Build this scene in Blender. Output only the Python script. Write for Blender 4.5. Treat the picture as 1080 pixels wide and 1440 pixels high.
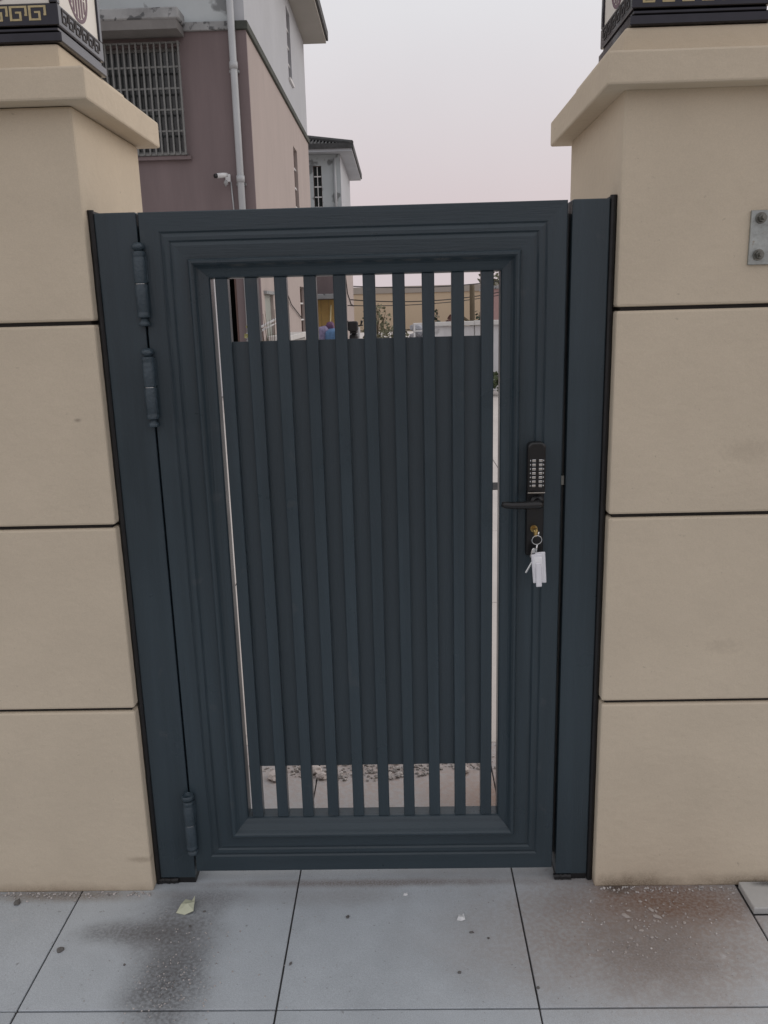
import bpy, bmesh, math, random
from mathutils import Vector, Matrix, noise as mnoise
rnd = random.Random(7)
S = bpy.context.scene
COL = S.collection
for o in list(bpy.data.objects):
    bpy.data.objects.remove(o)

# ------------------------------------------------------------------ camera
cam_d = bpy.data.cameras.new('camera')
cam = bpy.data.objects.new('camera', cam_d)
COL.objects.link(cam)
cam_d.sensor_fit = 'HORIZONTAL'
cam_d.sensor_width = 36.0
cam_d.lens = 1171.85 / 1080 * 36
cam_d.clip_start = 0.05
cam_d.clip_end = 2000
_r = Vector((0.99949845, 0.01837496, -0.0257915))
_u = Vector((0.02075216, 0.23514776, 0.97173807))
_f = Vector((-0.02392046, 0.97178593, -0.2346485))
M = Matrix(((_r.x, _u.x, -_f.x, 0.0), (_r.y, _u.y, -_f.y, -2.0173),
            (_r.z, _u.z, -_f.z, 1.5471), (0, 0, 0, 1)))
cam.matrix_world = M
S.camera = cam
S.render.resolution_x, S.render.resolution_y = 768, 1024

# ------------------------------------------------------------------ sky, sun, exposure
SUN_EL, SUN_AZ = math.radians(26), math.radians(68)       # azimuth clockwise from +Y
w = bpy.data.worlds.new('World')
S.world = w
w.use_nodes = True
nt = w.node_tree
nt.nodes.clear()
out = nt.nodes.new('ShaderNodeOutputWorld')
bg = nt.nodes.new('ShaderNodeBackground')
bg.inputs['Strength'].default_value = 0.1
sky = nt.nodes.new('ShaderNodeTexSky')
sky.sky_type = 'NISHITA'
sky.sun_disc = False
sky.sun_elevation = SUN_EL
sky.sun_rotation = SUN_AZ
sky.dust_density = 4.0
sky.air_density = 1.5
tc = nt.nodes.new('ShaderNodeTexCoord')
sep = nt.nodes.new('ShaderNodeSeparateXYZ')
nt.links.new(tc.outputs['Generated'], sep.inputs[0])
ramp = nt.nodes.new('ShaderNodeValToRGB')
ramp.color_ramp.elements[0].position = 0.0
ramp.color_ramp.elements[0].color = (0.70, 0.615, 0.64, 1)
ramp.color_ramp.elements[1].position = 0.30
ramp.color_ramp.elements[1].color = (0.80, 0.785, 0.81, 1)
e_ = ramp.color_ramp.elements.new(0.12)
e_.color = (0.715, 0.625, 0.65, 1)
nt.links.new(sep.outputs['Z'], ramp.inputs[0])
cl = nt.nodes.new('ShaderNodeVectorMath')
cl.operation = 'SCALE'
cl.inputs['Scale'].default_value = 10.0
nt.links.new(ramp.outputs[0], cl.inputs[0])
cn = nt.nodes.new('ShaderNodeTexNoise')
cn.inputs['Scale'].default_value = 2.2; cn.inputs['Detail'].default_value = 4
cm = nt.nodes.new('ShaderNodeMapRange')
cm.inputs[1].default_value = 0.3; cm.inputs[2].default_value = 0.7
cm.inputs[3].default_value = 9.65; cm.inputs[4].default_value = 10.35
nt.links.new(tc.outputs['Generated'], cn.inputs['Vector'])
nt.links.new(cn.outputs[0], cm.inputs[0])
nt.links.new(cm.outputs[0], cl.inputs['Scale'])
mx = nt.nodes.new('ShaderNodeMix')
mx.data_type = 'RGBA'
mx.inputs[0].default_value = 0.92
nt.links.new(sky.outputs[0], mx.inputs[6])
nt.links.new(cl.outputs[0], mx.inputs[7])
nt.links.new(mx.outputs[2], bg.inputs['Color'])
nt.links.new(bg.outputs[0], out.inputs[0])

sun_d = bpy.data.lights.new('sun', 'SUN')
sun_d.energy = 0.7
sun_d.angle = math.radians(45)
sun_d.color = (1.0, 0.93, 0.87)
sun = bpy.data.objects.new('sun', sun_d)
COL.objects.link(sun)
sdir = Vector((math.sin(SUN_AZ) * math.cos(SUN_EL), math.cos(SUN_AZ) * math.cos(SUN_EL), math.sin(SUN_EL)))
sun.rotation_euler = sdir.to_track_quat('Z', 'Y').to_euler()
sun.location = sdir * 40
vs = S.view_settings
vs.view_transform = 'Standard'
vs.look = 'None'
vs.exposure = 0.0
vs.gamma = 1.0
vs.use_curve_mapping = False
S.cycles.max_bounces = 8

# ------------------------------------------------------------------ materials
def mat(name, col, rough=0.6, var=0.12, scale=6.0, bump=0.0, bscale=60.0, stretch=(1, 1, 1), metal=0.0,
        col2=None, stains=(), spec=0.5, coat=0.0, transmission=0.0, flecks=None, fine=0.0, rvar=0.0):
    m = bpy.data.materials.new(name)
    m.use_nodes = True
    n = m.node_tree
    b = n.nodes['Principled BSDF']
    b.inputs['Roughness'].default_value = rough
    b.inputs['Metallic'].default_value = metal
    b.inputs['Specular IOR Level'].default_value = spec
    b.inputs['Coat Weight'].default_value = coat
    b.inputs['Transmission Weight'].default_value = transmission
    geo = n.nodes.new('ShaderNodeNewGeometry')
    mp = n.nodes.new('ShaderNodeVectorMath'); mp.operation = 'MULTIPLY'
    mp.inputs[1].default_value = stretch
    n.links.new(geo.outputs['Position'], mp.inputs[0])
    nz = n.nodes.new('ShaderNodeTexNoise')
    nz.inputs['Scale'].default_value = scale
    nz.inputs['Detail'].default_value = 6
    nz.inputs['Roughness'].default_value = 0.62
    n.links.new(mp.outputs[0], nz.inputs['Vector'])
    mr = n.nodes.new('ShaderNodeMapRange')
    mr.inputs[1].default_value = 0.3; mr.inputs[2].default_value = 0.7
    n.links.new(nz.outputs[0], mr.inputs[0])
    mix = n.nodes.new('ShaderNodeMix'); mix.data_type = 'RGBA'
    c2 = col2 or tuple(c * (1 - var) for c in col)
    c1 = col if col2 else tuple(min(1, c * (1 + var)) for c in col)
    mix.inputs[6].default_value = (*c2, 1)
    mix.inputs[7].default_value = (*c1, 1)
    n.links.new(mr.outputs[0], mix.inputs[0])
    cur = mix.outputs[2]
    if fine:
        nf = n.nodes.new('ShaderNodeTexNoise')
        nf.inputs['Scale'].default_value = 420; nf.inputs['Detail'].default_value = 3
        n.links.new(geo.outputs['Position'], nf.inputs['Vector'])
        mf = n.nodes.new('ShaderNodeMapRange')
        mf.inputs[1].default_value = 0.3; mf.inputs[2].default_value = 0.7
        mf.inputs[3].default_value = 1 - fine; mf.inputs[4].default_value = 1 + fine
        n.links.new(nf.outputs[0], mf.inputs[0])
        vm = n.nodes.new('ShaderNodeVectorMath'); vm.operation = 'SCALE'
        n.links.new(cur, vm.inputs[0]); n.links.new(mf.outputs[0], vm.inputs['Scale'])
        cur = vm.outputs[0]
    # stains: (centre, radii, colour, strength, noise scale, noise amount)
    for (c, r, sc, st, ns, na) in stains:
        sub = n.nodes.new('ShaderNodeVectorMath'); sub.operation = 'SUBTRACT'
        sub.inputs[1].default_value = c
        n.links.new(geo.outputs['Position'], sub.inputs[0])
        dv = n.nodes.new('ShaderNodeVectorMath'); dv.operation = 'DIVIDE'
        dv.inputs[1].default_value = r
        n.links.new(sub.outputs[0], dv.inputs[0])
        ln = n.nodes.new('ShaderNodeVectorMath'); ln.operation = 'LENGTH'
        n.links.new(dv.outputs[0], ln.inputs[0])
        sn = n.nodes.new('ShaderNodeTexNoise')
        sn.inputs['Scale'].default_value = ns; sn.inputs['Detail'].default_value = 7
        sn.inputs['Roughness'].default_value = 0.65
        n.links.new(geo.outputs['Position'], sn.inputs['Vector'])
        ma = n.nodes.new('ShaderNodeMath'); ma.operation = 'MULTIPLY_ADD'
        ma.inputs[1].default_value = na; 
        n.links.new(sn.outputs[0], ma.inputs[0])
        n.links.new(ln.outputs['Value'], ma.inputs[2])
        m2 = n.nodes.new('ShaderNodeMapRange')
        m2.interpolation_type = 'SMOOTHSTEP'
        m2.inputs[1].default_value = 0.10 + na * 0.5; m2.inputs[2].default_value = 1.15 + na * 0.5
        m2.inputs[3].default_value = st; m2.inputs[4].default_value = 0
        n.links.new(ma.outputs[0], m2.inputs[0])
        x = n.nodes.new('ShaderNodeMix'); x.data_type = 'RGBA'
        x.inputs[7].default_value = (*sc, 1)
        sp = n.nodes.new('ShaderNodeTexNoise')
        sp.inputs['Scale'].default_value = ns * 14; sp.inputs['Detail'].default_value = 3
        n.links.new(geo.outputs['Position'], sp.inputs['Vector'])
        s2 = n.nodes.new('ShaderNodeMapRange')
        s2.inputs[1].default_value = 0.38; s2.inputs[2].default_value = 0.6
        s2.inputs[3].default_value = 0.62; s2.inputs[4].default_value = 1.0
        n.links.new(sp.outputs[0], s2.inputs[0])
        s3 = n.nodes.new('ShaderNodeMath'); s3.operation = 'MULTIPLY'
        n.links.new(m2.outputs[0], s3.inputs[0]); n.links.new(s2.outputs[0], s3.inputs[1])
        n.links.new(s3.outputs[0], x.inputs[0]); n.links.new(cur, x.inputs[6])
        cur = x.outputs[2]
    if flecks:   # (scale, threshold, colour, strength)
        for (fs, th, fc, fst) in flecks:
            fn = n.nodes.new('ShaderNodeTexNoise'); fn.inputs['Scale'].default_value = fs
            fn.inputs['Detail'].default_value = 4
            n.links.new(geo.outputs['Position'], fn.inputs['Vector'])
            m3 = n.nodes.new('ShaderNodeMapRange')
            m3.inputs[1].default_value = th; m3.inputs[2].default_value = th + 0.05
            m3.inputs[4].default_value = fst
            n.links.new(fn.outputs[0], m3.inputs[0])
            x = n.nodes.new('ShaderNodeMix'); x.data_type = 'RGBA'
            x.inputs[7].default_value = (*fc, 1)
            n.links.new(m3.outputs[0], x.inputs[0]); n.links.new(cur, x.inputs[6])
            cur = x.outputs[2]
    n.links.new(cur, b.inputs['Base Color'])
    if rvar:
        rm = n.nodes.new('ShaderNodeMapRange')
        rm.inputs[1].default_value = 0.3; rm.inputs[2].default_value = 0.7
        rm.inputs[3].default_value = rough - rvar; rm.inputs[4].default_value = rough + rvar
        rn = n.nodes.new('ShaderNodeTexNoise')
        rn.inputs['Scale'].default_value = 7; rn.inputs['Detail'].default_value = 8
        n.links.new(geo.outputs['Position'], rn.inputs['Vector'])
        n.links.new(rn.outputs[0], rm.inputs[0]); n.links.new(rm.outputs[0], b.inputs['Roughness'])
    if bump:
        bn = n.nodes.new('ShaderNodeTexNoise')
        bn.inputs['Scale'].default_value = bscale; bn.inputs['Detail'].default_value = 5
        n.links.new(mp.outputs[0], bn.inputs['Vector'])
        bp = n.nodes.new('ShaderNodeBump')
        bp.inputs['Strength'].default_value = bump; bp.inputs['Distance'].default_value = 0.01
        n.links.new(bn.outputs[0], bp.inputs['Height'])
        n.links.new(bp.outputs[0], b.inputs['Normal'])
    return m

PL = (0.602, 0.520, 0.402)
DIRT = (0.16, 0.115, 0.075)
plaster = mat('cream_plaster', PL, 0.85, 0.05, 3.5, 0.17, 42, (1, 1, 1.25), fine=0.04, stains=[
    ((0.60, -0.03, 0.0), (0.16, 0.1, 0.05), DIRT, 0.85, 22, 0.9),
    ((0.95, -0.03, 0.0), (0.30, 0.1, 0.045), DIRT, 0.7, 18, 0.9),
    ((-1.0, -0.03, -0.01), (0.40, 0.1, 0.04), (0.26, 0.20, 0.14), 0.7, 22, 0.8),
    ((0.80, -0.03, 0.70), (0.06, 0.05, 0.025), (0.38, 0.32, 0.245), 0.30, 90, 2.6),
    ((0.83, -0.03, 1.20), (0.08, 0.05, 0.035), (0.38, 0.32, 0.245), 0.30, 90, 2.6),
    ((-0.78, -0.03, 1.31), (0.012, 0.05, 0.006), (0.22, 0.18, 0.14), 0.7, 40, 0.5),
    ((-0.74, -0.03, 0.10), (0.05, 0.05, 0.012), (0.3, 0.24, 0.17), 0.6, 40, 0.8),
], flecks=[(38, 0.735, (0.30, 0.25, 0.19), 0.5), (75, 0.715, (0.34, 0.29, 0.22), 0.45)])
groove = mat('dark_joint_paint', (0.012, 0.009, 0.008), 0.7, 0.2)
G = (0.0335, 0.0500, 0.0620)
gate_v = mat('anthracite_paint_upright_grain', G, 0.34, 0.16, 2.2, 0.13, 26, (9, 9, 0.5), fine=0.10, spec=0.42, rvar=0.09, flecks=[(16, 0.66, (0.065, 0.075, 0.082), 0.35), (300, 0.74, (0.14, 0.14, 0.14), 0.4)])
gate_h = mat('anthracite_paint_level_grain', G, 0.34, 0.14, 2.2, 0.08, 26, (0.5, 9, 9), fine=0.10, spec=0.42, rvar=0.09, flecks=[(300, 0.74, (0.14, 0.14, 0.14), 0.4)])
gate_p = mat('anthracite_paint_panel', (0.0335, 0.0495, 0.0615), 0.40, 0.10, 2.0, 0.15, 26, (9, 9, 0.5), fine=0.08)
hinge_m = mat('hammered_blue_grey_paint', (0.040, 0.060, 0.076), 0.4, 0.15, 30, 0.3, 160)
rubber = mat('black_sealant', (0.006, 0.006, 0.007), 0.5, 0.2, 20, 0.1, 60)
blackmetal = mat('black_lock_enamel', (0.009, 0.009, 0.010), 0.33, 0.1, 40)
chrome = mat('bright_steel', (0.72, 0.72, 0.72), 0.22, 0.05, 40, metal=1.0)
steel = mat('galvanised_steel', (0.40, 0.43, 0.42), 0.42, 0.2, 30, 0.1, 90, metal=0.85,
            flecks=[(60, 0.66, (0.25, 0.2, 0.14), 0.6)])
steel_dark = mat('dull_bolt_steel', (0.22, 0.22, 0.20), 0.45, 0.25, 60, metal=0.8)
brass = mat('brass', (0.62, 0.45, 0.18), 0.3, 0.1, 60, metal=1.0)
tagmat = mat('milky_plastic_tag', (0.78, 0.78, 0.82), 0.35, 0.04, 30)
tile_stains = [
    ((0.58, -0.20, 0), (0.60, 0.36, 1), (0.315, 0.265, 0.235), 0.95, 6, 0.6),
    ((0.68, -0.09, 0), (0.32, 0.15, 1), (0.175, 0.105, 0.072), 0.97, 9, 0.8),
    ((0.56, -0.03, 0), (0.055, 0.045, 1), (0.07, 0.05, 0.036), 0.95, 24, 0.8),
    ((0.60, -0.27, 0), (0.24, 0.17, 1), (0.215, 0.185, 0.17), 0.85, 13, 1.1),
    ((-0.61, -0.18, 0), (0.15, 0.17, 1), (0.135, 0.13, 0.13), 0.85, 8, 0.9),
    ((-0.585, -0.37, 0), (0.13, 0.20, 1), (0.085, 0.083, 0.085), 0.9, 9, 0.9),
    ((-0.73, -0.19, 0), (0.17, 0.06, 1), (0.11, 0.105, 0.105), 0.75, 10, 0.9),
    ((-0.55, -0.06, 0), (0.16, 0.06, 1), (0.16, 0.15, 0.15), 0.6, 12, 0.9),
    ((-0.95, -0.045, 0), (0.34, 0.035, 1), (0.21, 0.165, 0.125), 0.8, 15, 0.9),
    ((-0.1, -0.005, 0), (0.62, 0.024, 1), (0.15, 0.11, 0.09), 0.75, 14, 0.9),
    ((-0.0, 0.65, 0), (1.2, 0.62, 1), (0.40, 0.30, 0.255), 0.75, 4, 0.6),
    ((0.35, 0.36, 0), (0.35, 0.25, 1), (0.36, 0.22, 0.15), 0.8, 9, 0.9),
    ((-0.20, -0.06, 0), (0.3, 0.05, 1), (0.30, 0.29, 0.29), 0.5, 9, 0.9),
]
tile_m = mat('blue_grey_stone_tile', (0.442, 0.480, 0.512), 0.6, 0.09, 5.0, 0.10, 120, fine=0.16, stains=tile_stains,
             flecks=[(26, 0.70, (0.55, 0.55, 0.56), 0.45), (33, 0.705, (0.13, 0.12, 0.12), 0.6), (90, 0.675, (0.15, 0.14, 0.14), 0.5), (140, 0.70, (0.6, 0.6, 0.6), 0.4)])
_n = tile_m.node_tree
_b = _n.nodes['Principled BSDF']
_oi = _n.nodes.new('ShaderNodeObjectInfo')
_mr = _n.nodes.new('ShaderNodeMapRange')
_mr.inputs[3].default_value = 0.955; _mr.inputs[4].default_value = 1.045
_vs = _n.nodes.new('ShaderNodeVectorMath'); _vs.operation = 'SCALE'
_n.links.new(_oi.outputs['Random'], _mr.inputs[0])
_n.links.new(_b.inputs['Base Color'].links[0].from_socket, _vs.inputs[0])
_n.links.new(_mr.outputs[0], _vs.inputs['Scale'])
_n.links.new(_vs.outputs[0], _b.inputs['Base Color'])
bed_m = mat('dark_joint_sand', (0.055, 0.052, 0.052), 0.95, 0.3, 60, 0.3, 200)
slab_m = mat('pale_stone_slab', (0.46, 0.46, 0.45), 0.6, 0.08, 8, 0.1, 120, stains=[
    ((0.96, -0.045, 0.02), (0.06, 0.016, 1), (0.03, 0.03, 0.03), 0.9, 30, 0.7)])
yard_m = mat('pale_concrete', (0.56, 0.52, 0.49), 0.85, 0.12, 0.8, 0.2, 30, fine=0.1)
earth_m = mat('dry_earth', (0.20, 0.165, 0.12), 0.95, 0.25, 0.6, 0.3, 8)

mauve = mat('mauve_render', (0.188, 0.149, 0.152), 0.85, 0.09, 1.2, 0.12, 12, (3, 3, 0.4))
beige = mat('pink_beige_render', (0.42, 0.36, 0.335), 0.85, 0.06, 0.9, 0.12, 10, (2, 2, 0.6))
white = mat('weathered_white_wash', (0.49, 0.535, 0.55), 0.85, 0.07, 0.8, 0.1, 10, flecks=[(1.7, 0.585, (0.17, 0.18, 0.185), 0.85), (4.5, 0.66, (0.2, 0.21, 0.215), 0.6)])
white_side = mat('pale_grey_wash', (0.475, 0.495, 0.525), 0.85, 0.07, 0.6, 0.1, 8)
conc = mat('weathered_concrete', (0.30, 0.31, 0.315), 0.9, 0.25, 2.5, 0.3, 30, flecks=[(6, 0.58, (0.08, 0.085, 0.09), 0.85)])
band_m = mat('mossy_green_band', (0.055, 0.062, 0.052), 0.8, 0.3, 6, 0.2, 40)
pvc = mat('grey_white_pipe', (0.44, 0.46, 0.475), 0.45, 0.05, 3)
bar_m = mat('painted_grille_bar', (0.185, 0.19, 0.185), 0.5, 0.15, 10)
glass = mat('dim_window_glass', (0.035, 0.04, 0.04), 0.12, 0.3, 3)
curtain = mat('grey_curtain', (0.10, 0.105, 0.10), 0.9, 0.3, 3, stretch=(6, 6, 0.3))
brownframe = mat('brown_window_frame', (0.10, 0.055, 0.045), 0.5, 0.1, 6)
whiteframe = mat('white_frame_paint', (0.66, 0.66, 0.66), 0.5, 0.05, 6)
soffit_m = mat('grey_soffit', (0.40, 0.38, 0.345), 0.85, 0.05, 1)
rooftile = mat('dark_roof_tile', (0.06, 0.062, 0.064), 0.75, 0.3, 6, 0.2, 30)
darkroom = mat('unlit_room_black', (0.010, 0.010, 0.012), 0.9, 0.1)  # near-black colour painted in for the darkness of unlit rooms
yellowm = mat('yellow_board', (0.47, 0.31, 0.11), 0.7, 0.12, 1.5)
farwall = mat('ochre_plaster_far', (0.60, 0.48, 0.345), 0.9, 0.06, 0.15)
fargrey = mat('grey_parapet_far', (0.40, 0.36, 0.32), 0.9, 0.06, 0.2)
pinkm = mat('pink_render_far', (0.42, 0.28, 0.27), 0.9, 0.05, 0.4)
fence_m = mat('whitewashed_concrete', (0.55, 0.55, 0.56), 0.85, 0.14, 2.0, 0.2, 30, (2, 2, 0.5), flecks=[(3, 0.62, (0.24, 0.24, 0.24), 0.5)])
coping_m = mat('pale_coping', (0.58, 0.575, 0.56), 0.8, 0.10, 4, 0.2, 40)
brick_grey = mat('grey_block_wall', (0.30, 0.295, 0.285), 0.9, 0.12, 5, 0.2, 40)
cable_m = mat('black_cable', (0.03, 0.028, 0.028), 0.7, 0.1)
bark = mat('bark', (0.11, 0.085, 0.06), 0.9, 0.3, 12, 0.4, 60)
wood_post = mat('weathered_post', (0.12, 0.095, 0.06), 0.9, 0.2, 8, 0.3, 60, (4, 4, 0.4))
leaf_g = mat('dull_green_leaf', (0.075, 0.10, 0.045), 0.6, 0.35, 5)
leaf_d = mat('dark_green_leaf', (0.035, 0.055, 0.032), 0.6, 0.35, 5)
leaf_p = mat('grey_green_leaf', (0.15, 0.155, 0.095), 0.65, 0.3, 5)
leaf_r = mat('dry_red_leaf', (0.13, 0.06, 0.05), 0.7, 0.3, 5)
stone_m = mat('broken_stone', (0.43, 0.405, 0.39), 0.85, 0.6, 45, 0.4, 60, fine=0.1)
pebble_m = mat('dark_pebble', (0.13, 0.125, 0.12), 0.8, 0.3, 60, 0.3, 120)
paper_m = mat('pale_green_paper', (0.56, 0.58, 0.44), 0.7, 0.06, 60)
scrap_m = mat('white_plastic_scrap', (0.74, 0.75, 0.76), 0.5, 0.05, 60)
lblack = mat('glossy_black_lantern_metal', (0.022, 0.021, 0.028), 0.22, 0.2, 20, metal=1.0, coat=0.6)
lgold = mat('antique_gold_paint', (0.48, 0.40, 0.22), 0.55, 0.15, 80)
ldark = mat('side_shaded_gold', (0.05, 0.045, 0.045), 0.7, 0.1, 80)  # gold key border darkened on lantern sides; its shaded look is painted in
lpanel = mat('opal_lantern_panel', (0.80, 0.77, 0.70), 0.4, 0.03, 6)
lemblem = mat('plum_emblem_paint', (0.17, 0.105, 0.13), 0.5, 0.1, 60)
blackplastic = mat('black_plastic', (0.012, 0.012, 0.013), 0.45, 0.1, 10)
bluesack = mat('blue_woven_sack', (0.11, 0.22, 0.40), 0.7, 0.2, 12, 0.3, 80)
lilacsack = mat('lilac_checked_sack', (0.27, 0.24, 0.38), 0.7, 0.3, 16, 0.3, 80)
plumsack = mat('plum_cloth', (0.14, 0.07, 0.14), 0.8, 0.2, 16)
paleyellow = mat('pale_wood_handle', (0.60, 0.52, 0.30), 0.6, 0.1, 8)
cam_white = mat('white_camera_housing', (0.70, 0.71, 0.72), 0.4, 0.03, 20)

# ------------------------------------------------------------------ mesh helpers
WL = {}                                        # world location of every object made here
def wl(o):
    return WL.get(o.name, Vector((0, 0, 0))) if o else Vector((0, 0, 0))

def thing(name, label, cat, loc=(0, 0, 0), group=None):
    o = bpy.data.objects.new(name, None)
    COL.objects.link(o)
    o.empty_display_size = 0.1
    o.location = loc
    WL[o.name] = Vector(loc)
    tag(o, label, cat, group)
    return o

def tag(o, label=None, cat=None, group=None, kind=None):
    if label: o['label'] = label
    if cat: o['category'] = cat
    if group: o['group'] = group
    if kind: o['kind'] = kind
    return o

def link(name, bm, m, parent=None, origin=None, smooth=False):
    bmesh.ops.recalc_face_normals(bm, faces=bm.faces)
    if origin is None:
        lo = Vector((1e9,) * 3); hi = Vector((-1e9,) * 3)
        for v in bm.verts:
            for i in range(3):
                lo[i] = min(lo[i], v.co[i]); hi[i] = max(hi[i], v.co[i])
        origin = Vector(((lo.x + hi.x) / 2, (lo.y + hi.y) / 2, lo.z))
    origin = Vector(origin)
    for v in bm.verts:
        v.co -= origin
    me = bpy.data.meshes.new(name)
    bm.to_mesh(me)
    bm.free()
    if smooth:
        for p in me.polygons: p.use_smooth = True
    ms = m if isinstance(m, (list, tuple)) else [m]
    for q in ms: me.materials.append(q)
    o = bpy.data.objects.new(name, me)
    COL.objects.link(o)
    WL[o.name] = origin
    if parent:
        o.parent = parent
        o.location = origin - wl(parent)
    else:
        o.location = origin
    return o

def box_bm(bm, x0, x1, y0, y1, z0, z1, bev=0.0, seg=1):
    x0, x1 = min(x0, x1), max(x0, x1); y0, y1 = min(y0, y1), max(y0, y1); z0, z1 = min(z0, z1), max(z0, z1)
    vs_ = [bm.verts.new(c) for c in ((x0, y0, z0), (x1, y0, z0), (x1, y1, z0), (x0, y1, z0),
                                     (x0, y0, z1), (x1, y0, z1), (x1, y1, z1), (x0, y1, z1))]
    fs = [bm.faces.new([vs_[i] for i in f]) for f in ((0, 3, 2, 1), (4, 5, 6, 7), (0, 1, 5, 4), (1, 2, 6, 5), (2, 3, 7, 6), (3, 0, 4, 7))]
    if bev:
        es = list({e for f in fs for e in f.edges})
        bmesh.ops.bevel(bm, geom=es, offset=bev, segments=seg, affect='EDGES', profile=0.5)

def box(name, x0, x1, y0, y1, z0, z1, m, parent=None, bev=0.0, seg=1):
    bm = bmesh.new()
    box_bm(bm, x0, x1, y0, y1, z0, z1, bev, seg)
    return link(name, bm, m, parent)

def tube_bm(bm, pts, r, n=8, caps=True):
    pts = [Vector(p) for p in pts]
    rs = r if isinstance(r, (list, tuple)) else [r] * len(pts)
    rings = []
    side = None
    for i, p in enumerate(pts):
        d = (pts[min(i + 1, len(pts) - 1)] - pts[max(i - 1, 0)]).normalized()
        if side is None or abs(side.dot(d)) > 0.98:
            side = d.orthogonal().normalized()
        side = (side - d * side.dot(d)).normalized()
        up = d.cross(side)
        rings.append([bm.verts.new(p + (side * math.cos(2 * math.pi * k / n) + up * math.sin(2 * math.pi * k / n)) * rs[i]) for k in range(n)])
    for a, b in zip(rings[:-1], rings[1:]):
        for k in range(n):
            bm.faces.new((a[k], a[(k + 1) % n], b[(k + 1) % n], b[k]))
    if caps:
        bm.faces.new(rings[0][::-1]); bm.faces.new(rings[-1])

def tube(name, pts, r, m, parent=None, n=8, smooth=True):
    bm = bmesh.new()
    tube_bm(bm, pts, r, n)
    return link(name, bm, m, parent, smooth=smooth)

def lathe_bm(bm, cx, cy, prof, n=16):
    """prof: (radius, z) from bottom to top, about a vertical axis"""
    rings = [[bm.verts.new((cx + r * math.cos(2 * math.pi * k / n), cy + r * math.sin(2 * math.pi * k / n), z)) for k in range(n)] for r, z in prof]
    for a, b in zip(rings[:-1], rings[1:]):
        for k in range(n):
            bm.faces.new((a[k], a[(k + 1) % n], b[(k + 1) % n], b[k]))
    bm.faces.new(rings[0][::-1]); bm.faces.new(rings[-1])

def lathe(name, cx, cy, prof, m, parent=None, n=16):
    bm = bmesh.new(); lathe_bm(bm, cx, cy, prof, n)
    o = link(name, bm, m, parent, smooth=True)
    return o

def rock_bm(bm, c, s, seed, sub=1):
    r = bmesh.ops.create_icosphere(bm, subdivisions=sub, radius=1.0)
    q = random.Random(seed)
    off = Vector((q.random() * 50, q.random() * 50, q.random() * 50))
    rot = Matrix.Rotation(q.random() * 6.28, 3, 'Z')
    for v in r['verts']:
        k = 1 + 0.55 * mnoise.noise(v.co * 1.3 + off)
        co = Vector((v.co.x * s[0], v.co.y * s[1], v.co.z * s[2])) * k
        v.co = rot @ co + Vector(c)

def wall_holes_bm(bm, axis, a0, a1, z0, z1, t0, t1, holes):
    """wall slab across axis ('x': runs along x, thickness in y) with rectangular openings (a0,a1,z0,z1)"""
    xs = sorted({a0, a1, *[h[0] for h in holes], *[h[1] for h in holes]})
    zs = sorted({z0, z1, *[h[2] for h in holes], *[h[3] for h in holes]})
    xs = [x for x in xs if a0 <= x <= a1]; zs = [z for z in zs if z0 <= z <= z1]
    for i in range(len(xs) - 1):
        for j in range(len(zs) - 1):
            cx, cz = (xs[i] + xs[i + 1]) / 2, (zs[j] + zs[j + 1]) / 2
            if any(h[0] < cx < h[1] and h[2] < cz < h[3] for h in holes): continue
            if axis == 'x': box_bm(bm, xs[i], xs[i + 1], t0, t1, zs[j], zs[j + 1])
            else: box_bm(bm, t0, t1, xs[i], xs[i + 1], zs[j], zs[j + 1])
    bmesh.ops.remove_doubles(bm, verts=bm.verts, dist=1e-5)
    # drop faces shared by two cells
    seen = {}
    for f in bm.faces:
        k = tuple(sorted(v.index for v in f.verts))
        seen.setdefault(k, []).append(f)
    bm.verts.index_update()
    seen = {}
    for f in bm.faces:
        seen.setdefault(tuple(sorted(v.index for v in f.verts)), []).append(f)
    bmesh.ops.delete(bm, geom=[f for l in seen.values() if len(l) > 1 for f in l], context='FACES_ONLY')

def leaves_bm(bm, c, rad, n, size, seed, shell=0.35, droop=0.0):
    q = random.Random(seed)
    k = 0
    while k < n:
        p = Vector((q.uniform(-1, 1), q.uniform(-1, 1), q.uniform(-1, 1)))
        L = p.length
        if L > 1 or L < shell * q.random(): continue
        if mnoise.noise(p * 2.3 + Vector((seed * 3.1, 0, 0))) < -0.12: continue
        k += 1
        P = Vector((p.x * rad[0], p.y * rad[1], p.z * rad[2])) + Vector(c)
        s = size * q.uniform(0.6, 1.4)
        d = Vector((q.gauss(0, 1), q.gauss(0, 1), q.gauss(0, 0.7) - droop)).normalized()
        e = d.orthogonal().normalized()
        e = (Matrix.Rotation(q.uniform(0, 6.28), 3, d) @ e) * 0.45 * s
        d = d * s
        v = [bm.verts.new(P), bm.verts.new(P + d * 0.5 + e), bm.verts.new(P + d), bm.verts.new(P + d * 0.5 - e)]
        bm.faces.new(v)

def leaf_part(name, c, rad, n, size, seed, m, parent, **k):
    bm = bmesh.new(); leaves_bm(bm, c, rad, n, size, seed, **k)
    return link(name, bm, m, parent)

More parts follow.
